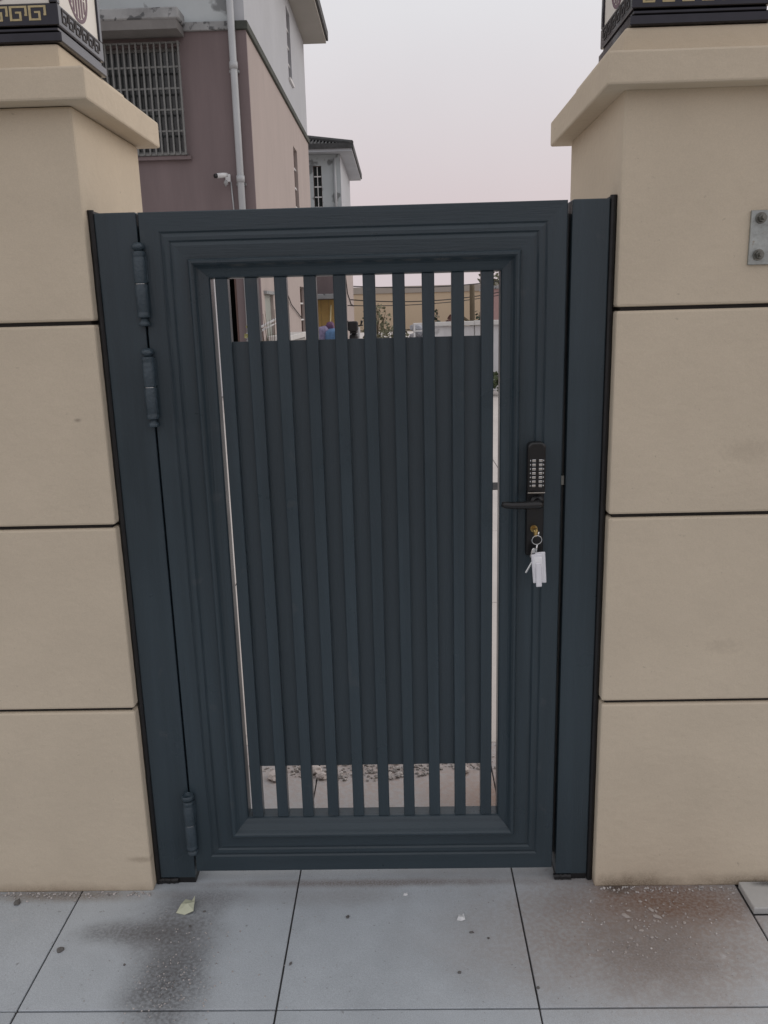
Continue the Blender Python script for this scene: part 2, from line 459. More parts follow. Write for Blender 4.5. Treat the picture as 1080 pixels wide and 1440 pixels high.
# ------------------------------------------------------------------ the ground
def sheet(name, x0, x1, y0, y1, z, m, n=1):
    bm = bmesh.new()
    v = [bm.verts.new(c) for c in ((x0, y0, z), (x1, y0, z), (x1, y1, z), (x0, y1, z))]
    bm.faces.new(v)
    return tag(link(name, bm, m), kind='structure')
sheet('ground', -600, 600, -300, 900, -0.062, earth_m)
yard = box('yard_floor', -12, 14, 0.766, 62, -0.055, -0.011, bed_m); tag(yard, kind='structure')
for i in range(4):
    for j in range(9):
        xa, ya = -2.95 + 1.95 * i, 0.768 + 1.5 * j
        box('concrete_slab', xa, xa + 1.943, ya, ya + 1.493, -.0108, -.003, yard_m, yard, .002)
box('concrete_slab', -2.95, 4.84, 14.27, 61.9, -.0108, -.003, yard_m, yard)
box('concrete_slab', -11.9, -2.957, .768, 61.9, -.0108, -.003, yard_m, yard)
box('concrete_slab', 4.85, 13.9, .768, 61.9, -.0108, -.003, yard_m, yard)
dr_ = thing('floor_drain', 'small black drain grate set in the pale yard floor', 'drain', (.80, 5.3, -.003))
for k in range(6): box('grate_bar', .70, .92, 5.16 + .05 * k, 5.19 + .05 * k, -.002, .003, rubber, dr_)
box('grate_frame', .69, .93, 5.14, 5.46, -.0028, -.0022, rubber, dr_)
paving = box('paving', -2.72, 2.69, -3.44, 0.764, -0.05, -0.0055, bed_m); tag(paving, kind='structure')
X0, YJ, T, J = -0.9159, -0.4378, 0.6, 0.0045
tmesh = None
def put_tile(cx, cy, q):
    global tmesh
    if tmesh is None:
        bm = bmesh.new(); box_bm(bm, -T / 2 + J / 2, T / 2 - J / 2, -T / 2 + J / 2, T / 2 - J / 2, -0.012, 0.0, 0.0012)
        o = link('tile', bm, tile_m, paving, origin=(0, 0, 0)); tmesh = o.data
    else:
        o = bpy.data.objects.new('tile', tmesh); COL.objects.link(o); o.parent = paving
    o.location = Vector((cx, cy, q.uniform(-0.0006, 0.0002))) - wl(paving)
    o.rotation_euler = (q.gauss(0, 0.0007), q.gauss(0, 0.0007), q.gauss(0, 0.0008))
q = random.Random(3)
for i in range(-3, 3):
    for j in range(-5, 2):
        put_tile(X0 + T * (i + .5), YJ + T * (j + .5), q)
for i in range(3, 6):
    for j in range(-5, 1):
        put_tile(X0 + T * (i + .5), -0.145 + T * (j - .5), q)
box('step_slab', 0.8875, 2.68, -0.1395, -0.036, -0.004, 0.016, slab_m, paving, 0.002)

# ------------------------------------------------------------------ pillars
def pillar(xin, xout, yb, label):
    x0, x1 = min(xin, xout), max(xin, xout)
    s = -1 if xin < 0 else 1
    t = thing('gate_pillar', label, 'pillar', ((x0 + x1) / 2, (-0.03 + yb) / 2, 0), 'cream gate pillars')
    box('core', x0 + .011, x1 - .011, -0.019, yb - .011, 0.0, 2.0, groove, t)
    zs = [(-0.002, .5435), (.552, 1.0395), (1.0485, 1.5325), (1.5415, 2.005)]
    for a, b in zs:
        box('plaster_block', x0, x1, -0.03, yb, a, b, plaster, t, 0.006, 2)
    return t, x0, x1
def dome(t, xa, xb, ya, yb, z0, z1):
    return box('cap_tier', xa, xb, ya, yb, z0, z1, plaster, t, 0.007, 2)
tL, a, b = pillar(-0.716, -1.413, 0.45, 'cream plastered pillar on the hinge side of the gate, left of it')
box('cap', -1.463, -0.663, -0.08, 0.487, 2.006, 2.073, plaster, tL, 0.005, 2)
dome(tL, -1.40, -0.733, -0.024, 0.43, 2.071, 2.133)
tR, a, b = pillar(0.5, 1.20, 0.555, 'cream plastered pillar on the lock side of the gate, with a bolted steel plate')
box('cap', 0.45, 1.25, -0.08, 0.612, 2.0, 2.067, plaster, tR, 0.005, 2)
dome(tR, 0.497, 1.14, -0.024, 0.50, 2.065, 2.126)

# bolted steel plate on the right pillar
pt = thing('steel_plate', 'small galvanised steel plate bolted to the pillar right of the gate', 'bracket', (0.83, -0.034, 1.627))
box('plate', 0.79, 0.886, -0.038, -0.0305, 1.627, 1.744, steel, pt, 0.001)
for bx, bz in ((0.811, 1.727), (0.811, 1.648), (0.866, 1.727), (0.866, 1.648)):
    bm = bmesh.new()
    for r, ya, yb_, n in ((0.0125, -0.0405, -0.038, 18), (0.0088, -0.0485, -0.0405, 6), (0.0050, -0.060, -0.0485, 12)):
        tube_bm(bm, [(bx, yb_, bz), (bx, ya, bz)], r, n)
    link('bolt', bm, steel_dark, pt)

# ------------------------------------------------------------------ gate posts
def post(x0, x1, sx0, sx1, label):
    t = thing('gate_post', label, 'post', ((x0 + x1) / 2, 0.04, 0), 'dark gate posts')
    box('upright', x0, x1, 0.0, 0.08, 0.018, 1.783, gate_v, t, 0.003, 2)
    bm = bmesh.new()                                     # bead of black sealant along the pillar
    n = 60
    qq = random.Random(int(x0 * 1000))
    pa = [(sx0 + (sx1 - sx0) / 2, 0.004 + qq.uniform(-.001, .001), 0.0 + 1.79 * i / n) for i in range(n + 1)]
    tube_bm(bm, pa, [(sx1 - sx0) / 2 + 0.0006 * qq.random() + .0006 for _ in pa], 10)
    box_bm(bm, sx0 + .001, sx1 - .001, 0.006, 0.07, 0.0, 1.788)
    link('sealant_strip', bm, rubber, t, smooth=False)
    bm = bmesh.new()
    pa = [(x0 - .004 + (x1 - x0 + .008) * i / 24, 0.004 + qq.uniform(-.001, .001), 0.008 + qq.uniform(-.001, .001)) for i in range(13)]
    tube_bm(bm, pa, [0.0085 + .001 * qq.random() for _ in pa], 10)
    box_bm(bm, x0 + .001, x1 - .001, 0.004, 0.076, 0.0, 0.0178)
    link('foot_sealant', bm, rubber, t, smooth=False)
    sx = (x1, x1 + .02) if x0 < 0 else (x0 - .02, x0)
    box('door_stop', sx[0] + (-.03 if x0 < 0 else 0), sx[1] + (.03 if x0 > 0 else 0), 0.0805 if False else 0.0803, 0.092, 0.03, 1.76, rubber, t)
    return t
post(-0.7025, -0.6045, -0.7165, -0.703, 'dark blue-grey post on the hinge side of the gate')
post(0.3990, 0.4845, 0.485, 0.4995, 'dark blue-grey post on the latch side of the gate')

# ------------------------------------------------------------------ the gate leaf
LX0, LX1, LZ0, LZ1 = -0.6, 0.3883, 0.0378, 1.782
gate = thing('gate', 'dark blue-grey metal gate with upright slats between two cream pillars', 'gate', ((LX0 + LX1) / 2, 0.027, LZ0))
WLf, WRt, WTp, WBt = 0.154, 0.150, 0.151, 0.160
prof = [(0.0, 0.054), (0.0, 0.002), (0.002, 0.0), (0.0445, 0.0), (0.0485, 0.0036), (0.0570, 0.0), (0.0650, 0.0),
        (0.0690, 0.0036), (0.0775, 0.0), (0.1075, 0.0), (0.1085, -0.004), (0.1105, -0.0125), (0.1140, -0.0165), (0.1185, -0.0165), (0.1225, -0.0125),
        (0.127, -0.005), (0.132, 0.0005), (0.139, 0.005), (0.147, 0.0085), (0.1515, 0.0115), (0.154, 0.017), (0.154, 0.054)]
def ring(s):
    k = s / 0.154
    return (LX0 + WLf * k, LX1 - WRt * k, LZ0 + WBt * k, LZ1 - WTp * k)
def frame_part(name, side, m):
    bm = bmesh.new()
    rows = []
    for s, y in prof:
        a, b, c, d = ring(s)
        e = {'top': ((a, d), (b, d)), 'bottom': ((a, c), (b, c)), 'left': ((a, c), (a, d)), 'right': ((b, c), (b, d))}[side]
        rows.append([bm.verts.new((e[0][0], y, e[0][1])), bm.verts.new((e[1][0], y, e[1][1]))])
    for i in range(len(rows)):
        p0, p1 = rows[i], rows[(i + 1) % len(rows)]
        bm.faces.new((p0[0], p0[1], p1[1], p1[0]))
    return link(name, bm, m, gate)
frame_part('rail', 'top', gate_h); frame_part('rail', 'bottom', gate_h)
frame_part('stile', 'left', gate_v); frame_part('stile', 'right', gate_v)
# sheet panel and slats
box('sheet_panel', -0.4085, 0.2165, 0.031, 0.0345, 0.344, 1.4835, gate_p, gate)
zt, zb = LZ1 - WTp + 0.0002, LZ0 + WBt - 0.0002
slat_me = None
for k in range(10):
    cx = -0.42 + 0.0697 * k
    if slat_me is None:
        o = box('slat', cx - .0147, cx + .0147, 0.014, 0.042, zb, zt, gate_v, gate, 0.0015)
        slat_me = o.data; z0_ = o.location.z; y0_ = o.location.y
    else:
        o = bpy.data.objects.new('slat', slat_me); COL.objects.link(o); o.parent = gate
        o.location = (cx - wl(gate).x, y0_, z0_)
# hinges
def hinge(z0, z1, style):
    cx, cy = -0.6025, -0.012
    r = 0.0148
    h = z1 - z0
    k = 0.021
    zm = (z0 + z1) / 2 + 0.002
    bm = bmesh.new()
    lathe_bm(bm, cx, cy, [(r * .96, z0 + k), (r, z0 + k + .003), (r, z0 + k + .010), (r * .93, z0 + k + .012), (r, z0 + k + .014), (r, zm - .003), (r * .95, zm - .001)], 20)
    hg = link('hinge', bm, hinge_m, gate, smooth=True)
    bm = bmesh.new()
    lathe_bm(bm, cx, cy, [(r * .95, zm + .001), (r, zm + .003), (r, z1 - k - .014), (r * .93, z1 - k - .012), (r, z1 - k - .010), (r, z1 - k - .003), (r * .96, z1 - k)], 20)
    link('barrel', bm, hinge_m, hg, smooth=True)
    lathe('pin', cx, cy, [(r * .90, zm - .0012), (r * .90, zm + .0012)], chrome, hg, 20)
    if style == 'ball':
        lathe('finial', cx, cy, [(r * .62, z1 - k + .0002), (r * .6, z1 - k + .004), (r * .95, z1 - k + .007), (r * 1.02, z1 - k + .011), (r * .85, z1 - k + .016), (r * .4, z1 - k + .020), (r * .1, z1 - k + .021)], hinge_m, hg)
        lathe('finial', cx, cy, [(r * .5, z0 + .001), (r * .95, z0 + .003), (r * .85, z0 + .009), (r * .5, z0 + .014), (r * .55, z0 + k - .0002)], hinge_m, hg)
    else:
        lathe('finial', cx, cy, [(r * .62, z1 - k + .0002), (r * .6, z1 - k + .003), (r * 1.05, z1 - k + .006), (r * 1.15, z1 - k + .013), (r * 1.05, z1 - k + .018), (r * .9, z1 - k + .0185), (r * .7, z1 - k + .013)], hinge_m, hg)
        lathe('finial', cx, cy, [(r * .5, z0 + .004), (r * .95, z0 + .006), (r * 1.0, z0 + .014), (r * .6, z0 + k - .0002)], hinge_m, hg)
    # leaf plates that carry the barrels
    box('leaf_plate', cx + .0035, cx + .016, cy + .006, -0.0003, zm + .004, z1 - k - .004, hinge_m, hg)
    box('leaf_plate', cx - .016, cx - .0035, cy + .006, -0.0003, z0 + k + .004, zm - .004, hinge_m, hg)
hinge(1.525, 1.716, 'ball'); hinge(1.286, 1.476, 'ball'); hinge(0.098, 0.288, 'flat')
# lock
def rbox_bm(bm, x0, x1, z0, z1, y0, y1, rad, n=5, top=True, bottom=True):
    pts = []
    for (cx, cz, a0, on) in ((x1 - rad, z1 - rad, 0, top), (x0 + rad, z1 - rad, 90, top), (x0 + rad, z0 + rad, 180, bottom), (x1 - rad, z0 + rad, 270, bottom)):
        if on:
            for k in range(n + 1):
                t = math.radians(a0 + 90 * k / n); pts.append((cx + rad * math.cos(t), cz + rad * math.sin(t)))
        else:
            t = math.radians(a0 + 45); pts.append((cx + rad * (1 if math.cos(t) > 0 else -1), cz + rad * (1 if math.sin(t) > 0 else -1)))
    e = 0.0025
    cxm, czm = (x0 + x1) / 2, (z0 + z1) / 2
    def lay(y, s):
        return [bm.verts.new((cxm + (x - cxm) * (1 - s / ((x1 - x0) / 2)), y, czm + (z - czm) * (1 - s / ((z1 - z0) / 2)))) for x, z in pts]
    A, B, C = lay(y1, 0), lay(y0 + e, 0), lay(y0, e * .8)
    m = len(pts)
    for P, Q in ((A, B), (B, C)):
        for k in range(m): bm.faces.new((P[k], P[(k + 1) % m], Q[(k + 1) % m], Q[k]))
    bm.faces.new(A[::-1]); bm.faces.new(C)
bm = bmesh.new(); rbox_bm(bm, 0.3015, 0.3445, 0.944, 1.108, -0.014, -0.0002, 0.004, top=False)
lock = link('lock', bm, blackmetal, gate)
bm = bmesh.new(); rbox_bm(bm, 0.302, 0.344, 1.109, 1.230, -0.0295, -0.0002, 0.012, bottom=False)
for v in bm.verts:
    if v.co.y < -.029: v.co.x = .323 + (v.co.x - .323) * .93; v.co.z = 1.1695 + (v.co.z - 1.1695) * .975
link('keypad', bm, blackmetal, lock)
box('trim_strip', 0.3022, 0.3438, -0.0305, -0.016, 1.1062, 1.1088, chrome, lock)
bme = None
for c, bx in enumerate((0.3155, 0.3315)):
    for r in range(7):
        bz = 1.187 - r * 0.0103
        bm = bmesh.new()
        box_bm(bm, bx - .0046, bx + .0046, -0.0345, -0.0302, bz - .0032, bz + .0032, .0012, 2)
        link('key_button', bm, chrome, lock, smooth=False)
for c, bx in enumerate((0.3076, 0.3392)):
    for r in range(7):
        bz = 1.187 - r * 0.0103
        box('button_mark', bx - .0008, bx + .0008, -0.03045, -0.0298, bz - .0016, bz + .0016, scrap_m, lock)
bm = bmesh.new()
tube_bm(bm, [(0.327, -0.0138, 1.083), (0.327, -0.022, 1.083)], 0.0165, 20)
tube_bm(bm, [(0.327, -0.022, 1.083), (0.327, -0.050, 1.083)], 0.0095, 14)
tube_bm(bm, [(0.334, -0.052, 1.083), (0.322, -0.054, 1.083), (0.30, -0.0555, 1.0825), (0.262, -0.0565, 1.0828), (0.244, -0.055, 1.0845), (0.2365, -0.053, 1.086)],
        [0.0095, 0.0105, 0.0098, 0.0088, 0.0082, 0.006], 14)
link('lever_handle', bm, blackmetal, lock, smooth=True)
bm = bmesh.new()
tube_bm(bm, [(0.3205, -0.0138, 1.0135), (0.3205, -0.018, 1.0135)], 0.0088, 18)
link('key_cylinder', bm, brass, lock, smooth=False)
# latch bolt visible in the gap
box('latch_bolt', 0.3895, 0.398, 0.012, 0.03, 1.116, 1.140, steel_dark, gate, 0.001)

# keys hanging in the lock
kb = thing('key_bunch', 'bunch of keys with milky plastic tags hanging from the gate lock', 'keys', (0.3235, -0.02, 1.0))
bm = bmesh.new()
rbox_bm(bm, 0.3195, 0.3285, 0.986, 1.004, -0.046, -0.0435, 0.004)
box_bm(bm, 0.3222, 0.3258, -0.0435, -0.0185, 0.9990, 1.0015)
rbox_bm(bm, 0.3185, 0.3300, 0.993, 1.006, -0.0445, -0.031, 0.005)
link('key', bm, brass, kb)
bm = bmesh.new()
ringp = [(0.3265 + 0.012 * math.cos(t), -0.046 - 0.003 * math.sin(t), 0.9795 + 0.012 * math.sin(t)) for t in [2 * math.pi * k / 20 for k in range(21)]]
tube_bm(bm, ringp, 0.0011, 6, caps=False)
link('key_ring', bm, chrome, kb, smooth=True)
for a, b_ in (((0.327, -.047, .968), (.325, -.047, .949)), ((0.3295, -.045, .989), (.331, -.045, 1.000))):
    tube('chain_link', [a, b_], 0.0022, chrome, kb, 6)
def slab_rot(name, cx, cz, w_, h_, y, th, ang, m, rad=.002):
    bm = bmesh.new(); rbox_bm(bm, -w_ / 2, w_ / 2, -h_ / 2, h_ / 2, y - th, y, rad)
    for v in bm.verts:
        x, z = v.co.x, v.co.z; c, s = math.cos(ang), math.sin(ang)
        v.co.x = cx + x * c - z * s; v.co.z = cz + x * s + z * c
    return link(name, bm, m, kb)
slab_rot('plastic_tag', 0.337, 0.909, 0.025, 0.080, -0.0465, 0.0022, 0.06, tagmat)
slab_rot('plastic_tag', 0.3285, 0.908, 0.026, 0.074, -0.0500, 0.0022, 0.09, tagmat)
slab_rot('tag_insert', 0.3300, 0.924, 0.020, 0.028, -0.0524, 0.0008, 0.07, mat('paper_insert', (.86, .86, .88), .6, .03, 30), .001)
slab_rot('plastic_tag', 0.331, 0.893, 0.014, 0.062, -0.0545, 0.002, 0.05, tagmat)
slab_rot('key_blade', 0.3115, 0.914, 0.0045, 0.044, -0.0420, 0.0016, -0.50, chrome, .001)
slab_rot('key_bow', 0.3195, 0.945, 0.013, 0.027, -0.0425, 0.0016, -0.25, chrome, .0055)

for c_ in kb.children:
    c_.location += Vector((-.003, 0, .013))
kb.location += Vector((0, 0, 0))

# ------------------------------------------------------------------ lanterns on the pillars
def meander_pieces(n):
    """n key motifs along u in units of 1, as boxes (u0,u1,v0,v1) with v 0..1"""
    L = []
    t = 0.13
    for i in range(n):
        u = i * 1.0
        L += [(u, u + .92, 1 - t, 1), (u, u + t * .95, 0, 1 - t), (u + t, u + .62, 0, t), (u + .62 - t * .9, u + .62, t, .62), (u + .30, u + .62 - t * .9, .62 - t, .62),
              (u + .92 - t * .9, u + .92, .32, 1 - t), (u + .78, u + .92 - t * .9, .32, .32 + t)]
    return L
def lantern(x0, x1, y0, y1, zb, label):
    t = thing('pillar_lantern', label, 'lantern', ((x0 + x1) / 2, (y0 + y1) / 2, zb), 'square lanterns on the gate pillars')
    box('plinth', x0, x1, y0, y1, zb, zb + .022, lblack, t, 0.003)
    box('base_moulding', x0 + .008, x1 - .008, y0 + .008, y1 - .008, zb + .0218, zb + .034, lblack, t, 0.004, 2)
    box('base_band', x0 + .003, x1 - .003, y0 + .003, y1 - .003, zb + .0338, zb + .078, lblack, t, 0.002)
    ps = .018
    za, zc = zb + .0778, zb + .40
    for px in (x0 + .003, x1 - .003 - ps):
        for py in (y0 + .003, y1 - .003 - ps):
            box('corner_post', px, px + ps, py, py + ps, za, zc, lblack, t, 0.002)
    box('top_band', x0 + .003, x1 - .003, y0 + .003, y1 - .003, zc - .0002, zc + .05, lblack, t, 0.003)
    bm = bmesh.new()
    cx, cy = (x0 + x1) / 2, (y0 + y1) / 2
    A = [bm.verts.new((x, y, zc + .051)) for x, y in ((x0 - .05, y0 - .05), (x1 + .05, y0 - .05), (x1 + .05, y1 + .05), (x0 - .05, y1 + .05))]
    B = [bm.verts.new((cx + sx * .03, cy + sy * .03, zc + .16)) for sx, sy in ((-1, -1), (1, -1), (1, 1), (-1, 1))]
    for k in range(4): bm.faces.new((A[k], A[(k + 1) % 4], B[(k + 1) % 4], B[k]))
    bm.faces.new(A[::-1]); bm.faces.new(B)
    link('roof', bm, lblack, t)
    lathe('finial', cx, cy, [(.02, zc + .1602), (.03, zc + .18), (.025, zc + .20), (.004, zc + .215)], lblack, t)
    e = .0085
    def on(face, u0, u1, v0, v1, dep, bm, off):
        # face: 'f' front(-y) 'b' back 'l' -x 'r' +x ; u along the face, v height
        if face == 'f': box_bm(bm, u0, u1, y0 + off - dep, y0 + off, v0, v1)
        if face == 'b': box_bm(bm, u0, u1, y1 - off, y1 - off + dep, v0, v1)
        if face == 'l': box_bm(bm, x0 + off - dep, x0 + off, u0, u1, v0, v1)
        if face == 'r': box_bm(bm, x1 - off, x1 - off + dep, u0, u1, v0, v1)
    for f in 'fblr':
        a, b_ = (x0, x1) if f in 'fb' else (y0, y1)
        bm = bmesh.new(); on(f, a + .003 + ps, b_ - .003 - ps, za, zc, .004, bm, .012)
        link('panel', bm, lpanel, t)
        bm = bmesh.new()
        n = 6; W = (b_ - a) - .05; uu = W / n
        for (p0, p1, v0, v1) in meander_pieces(n):
            on(f, a + .025 + p0 * uu, a + .025 + p1 * uu, zb + .044 + v0 * .029, zb + .044 + v1 * .029, .0012, bm, .003)
        link('key_border', bm, lgold if f in 'fb' else ldark, t)
        # round longevity emblem: ring with upright and level strokes
        bm = bmesh.new()
        cu, cz, R_ = (a + b_) / 2, za + .072, .068
        N = 36
        rg = []
        for k in range(N):
            th = 2 * math.pi * k / N
            rg.append([(cu + r * math.cos(th), cz + r * math.sin(th)) for r in (R_, R_ - .008)])
        def P(u, v, d):
            o_ = .008 - d
            return {'f': (u, y0 + o_, v), 'b': (u, y1 - o_, v), 'l': (x0 + o_, u, v), 'r': (x1 - o_, u, v)}[f]
        vv = [[bm.verts.new(P(*rg[k][0], .0012)), bm.verts.new(P(*rg[k][1], .0012)), bm.verts.new(P(*rg[k][1], 0)), bm.verts.new(P(*rg[k][0], 0))] for k in range(N)]
        for k in range(N):
            p_, q_ = vv[k], vv[(k + 1) % N]
            for s in range(4): bm.faces.new((p_[s], q_[s], q_[(s + 1) % 4], p_[(s + 1) % 4]))
        for i, u in enumerate((-.043, -.026, -.009, .009, .026, .043)):
            hh = math.sqrt(max(0, (R_ - .010) ** 2 - u * u))
            on(f, cu + u - .0045, cu + u + .0045, cz - hh, cz - .012 if i % 2 else cz + hh * .55, .0012, bm, .008)
        for v in (-.004, .030, .048):
            hh = math.sqrt(max(0, (R_ - .010) ** 2 - v * v)) * .8
            on(f, cu - hh, cu + hh, cz + v - .004, cz + v + .004, .0013, bm, .008)
        link('emblem', bm, lemblem, t)
    return t
lantern(-1.022, -0.722, -0.030, 0.262, 2.1335, 'square black lantern with gold key border and emblem on the left pillar')
lantern(0.506, 0.806, -0.030, 0.268, 2.1265, 'square black lantern standing on the pillar with the steel plate')

# ------------------------------------------------------------------ litter on the pavement
def crumple(name, c, s, seed, m, label, cat, n=5, rot=0.0):
    q = random.Random(seed)
    bm = bmesh.new()
    def P(u, v, z):
        x, y = (u - .5) * s[0], (v - .5) * s[1]
        return bm.verts.new((c[0] + x * math.cos(rot) - y * math.sin(rot), c[1] + x * math.sin(rot) + y * math.cos(rot), .0015 + z * s[2]))
    # two torn flaps folded against each other plus a curled corner
    A = [P(.05, .15, .0), P(.55, .0, .05), P(.62, .42, .65), P(.22, .55, .35)]
    B = [P(.22, .55, .352), P(.62, .42, .652), P(.70, .85, .12), P(.30, 1.0, .02)]
    D = [P(.55, .0, .052), P(1.0, .12, .30), P(.92, .60, .45), P(.62, .42, .655)]
    E_ = [P(.62, .42, .656), P(.92, .60, .452), P(.84, .95, .55), P(.70, .85, .122)]
    for f in (A, B, D, E_): bm.faces.new(f)
    bmesh.ops.remove_doubles(bm, verts=bm.verts, dist=s[2] * .012)
    bmesh.ops.triangulate(bm, faces=bm.faces)
    bmesh.ops.solidify(bm, geom=list(bm.faces), thickness=0.0007)
    return tag(link(name, bm, m), label, cat)
crumple('paper_scrap', (-0.607, -0.098), (0.050, 0.062, 0.024), 5, paper_m, 'crumpled pale green paper scrap on the pavement by the hinge post', 'litter')
crumple('plastic_scrap', (0.126, -0.148), (0.024, 0.024, 0.008), 9, scrap_m, 'larger white torn scrap lying on the tile in front of the gate', 'litter', 4)
crumple('plastic_scrap', (-0.018, -0.056), (0.014, 0.012, 0.005), 12, scrap_m, 'tiny white scrap lying just below the bottom rail of the gate', 'litter', 3)
def stone(c, s, seed, m, label, group=None, name='pebble'):
    bm = bmesh.new(); rock_bm(bm, (c[0], c[1], s[2] * .55), s, seed, 2)
    return tag(link(name, bm, m), label, 'pebble', group)
stone((-1.077, -0.075), (.012, .009, .005), 1, pebble_m, 'flat dark pebble at the foot of the left pillar')
stone((-0.889, -0.250), (.009, .008, .005), 2, pebble_m, 'dark pebble beside the joint of the leftmost tiles')
for k, (x, y) in enumerate(((0.191, -0.221), (0.11, -0.332), (0.15, -0.20), (-0.58, -0.17), (-0.555, -0.115), (-0.17, -0.14), (-0.71, -0.30), (0.29, -0.38), (-0.30, -0.30))):
    stone((x, y), (.003 + .0015 * (k % 3), .003 + .001 * (k % 2), .0025), 20 + k, pebble_m, 'small dark pebble lying on the grey pavement tiles', 'small pebbles on the pavement')
bm = bmesh.new()
q = random.Random(11)
for k in range(700):
    z = q.random()
    if z < .14: x, y, s = q.gauss(.60, .09), q.gauss(-.20, .07), q.uniform(.001, .0032)
    elif z < .45: x, y, s = q.gauss(-.57, .06), q.gauss(-.33, .09), q.uniform(.001, .0028)
    elif z < .62: x, y, s = q.uniform(-1.2, -.72), -.034 - abs(q.gauss(0, .012)), q.uniform(.001, .0045)
    elif z < .75: x, y, s = q.uniform(.51, .88), -.034 - abs(q.gauss(0, .015)), q.uniform(.001, .0045)
    else: x, y, s = q.uniform(-1.2, 1.1), q.uniform(-.6, -.04), q.uniform(.0008, .002)
    rock_bm(bm, (x, y, s * .4), (s, s * q.uniform(.6, 1), s * .6), k, 0)
tag(link('pavement_grit', bm, stone_m), 'fine grit and mortar crumbs scattered on the pavement', 'grit', kind='stuff')
bm = bmesh.new()
q = random.Random(19)
for k in range(38):
    x, y = q.gauss(.60, .055), q.gauss(-.16, .055)
    if q.random() < .2: x, y = q.uniform(.5, .88), q.uniform(-.28, -.06)
    if y > -.04: continue
    s_ = q.uniform(.002, .0055) * (2.0 if q.random() < .18 else 1)
    rock_bm(bm, (x, y, .0009), (s_ * 1.3, s_ * .8, .0012), 500 + k, 1)
tag(link('mortar_crumbs', bm, mat('pale_mortar', (.41, .37, .345), .9, .12, 40)), 'pale flattened mortar crumbs on the brown stain beside the right pillar', 'grit', kind='stuff')
# rubble just inside the gate
bm = bmesh.new()
for k in range(1100):
    x = q.gauss(-.12, .25) if q.random() < .75 else q.uniform(-.9, .7)
    y = .53 + abs(q.gauss(0, .11)) + .02 * math.sin(x * 9) + (.03 if x > .1 or x < -.42 else 0)
    s = q.uniform(.002, .0075) * (1.8 if q.random() < .08 else 1)
    rock_bm(bm, (x, y, s * .35), (s, s * q.uniform(.5, 1), s * q.uniform(.4, .8)), 900 + k, 1 if s > .006 else 0)
tag(link('rubble', bm, stone_m), 'broken stones and mortar strewn on the floor behind the gate', 'rubble', kind='stuff')
for k, (x, y, a) in enumerate(((-.46, .54, .032), (-.33, .575, .035), (-.30, .535, .022), (-.18, .60, .024), (.19, .56, .02))):
    bm = bmesh.new(); rock_bm(bm, (x, y, .008), (a, a * .7, .010), 70 + k, 2)
    tag(link('stone_chip', bm, mat('pale_stone_chip', (.55, .50, .48), .85, .2, 30)) if k == 0 else link('stone_chip', bm, bpy.data.materials['pale_stone_chip']),
        'flat pale stone chip among the rubble behind the gate', 'stone chip', 'stone chips in the rubble')

# ------------------------------------------------------------------ the near house
HX, HY, HY2, HZ = -2.583, 14.0, 24.2, 9.06
house = thing('house', 'tall mauve and white house with barred window and downpipe, left behind the gate', 'house', (-6.0, 19, 0))
BZ = 6.36
wwin = (-5.20, -3.80, 4.40, 6.14)
ddoor = (-3.86, -3.03, 0.0, 2.45)
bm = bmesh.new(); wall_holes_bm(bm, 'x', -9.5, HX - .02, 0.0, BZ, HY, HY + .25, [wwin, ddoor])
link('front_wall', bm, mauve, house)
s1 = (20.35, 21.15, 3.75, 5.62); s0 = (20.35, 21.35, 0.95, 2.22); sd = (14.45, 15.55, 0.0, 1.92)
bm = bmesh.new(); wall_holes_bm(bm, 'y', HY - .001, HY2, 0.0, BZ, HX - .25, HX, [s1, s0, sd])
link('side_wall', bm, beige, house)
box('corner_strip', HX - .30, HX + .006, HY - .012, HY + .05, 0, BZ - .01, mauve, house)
su = (20.25, 20.95, 7.16, 8.75)
bm = bmesh.new(); wall_holes_bm(bm, 'x', -9.5, HX - .25, BZ + .14, HZ, HY + .02, HY + .25, [])
link('upper_front_wall', bm, white, house)
bm = bmesh.new(); wall_holes_bm(bm, 'y', HY + .02, HY2, BZ + .14, HZ, HX - .25, HX - .01, [su])
link('upper_side_wall', bm, white_side, house)
box('inner_mass', -9.4, HX - .8, HY + .9, HY2 - .1, 0.01, HZ - .01, darkroom, house)  # black block stands in for the unlit interior
box('band_course', -9.5, HX - .262, HY - .05, HY + .26, BZ + .001, BZ + .139, conc, house, .01)
box('band_course', HX - .26, HX + .045, HY - .05, HY2 + .03, BZ + .001, BZ + .139, band_m, house, .01)
# roof with deep eaves
bm = bmesh.new()
e = .62
A = [bm.verts.new(c) for c in ((-9.9, HY - e, HZ + .02), (HX + e, HY - e, HZ + .02), (HX + e, HY2 + e * .45, HZ + .02), (-9.9, HY2 + e * .45, HZ + .02))]
B = [bm.verts.new((v.co.x, v.co.y, HZ + .24)) for v in A]
T1, T2 = bm.verts.new((-6.2, HY + 3.2, HZ + 2.4)), bm.verts.new((-6.2, HY2 - 3.2, HZ + 2.4))
for k in range(4): bm.faces.new((A[k], A[(k + 1) % 4], B[(k + 1) % 4], B[k]))
bm.faces.new(A[::-1])
bm.faces.new((B[0], B[1], T1)); bm.faces.new((B[1], B[2], T2, T1)); bm.faces.new((B[2], B[3], T2)); bm.faces.new((B[3], B[0], T1, T2))
link('roof', bm, [soffit_m], house)
bm = bmesh.new()
box_bm(bm, HX + e + .001, HX + e + .06, HY - e, HY2 + e * .45 + .06, HZ + .10, HZ + .34)
box_bm(bm, -9.9, HX + e, HY - e - .06, HY - e - .001, HZ + .10, HZ + .34)
link('gutter', bm, rooftile, house)
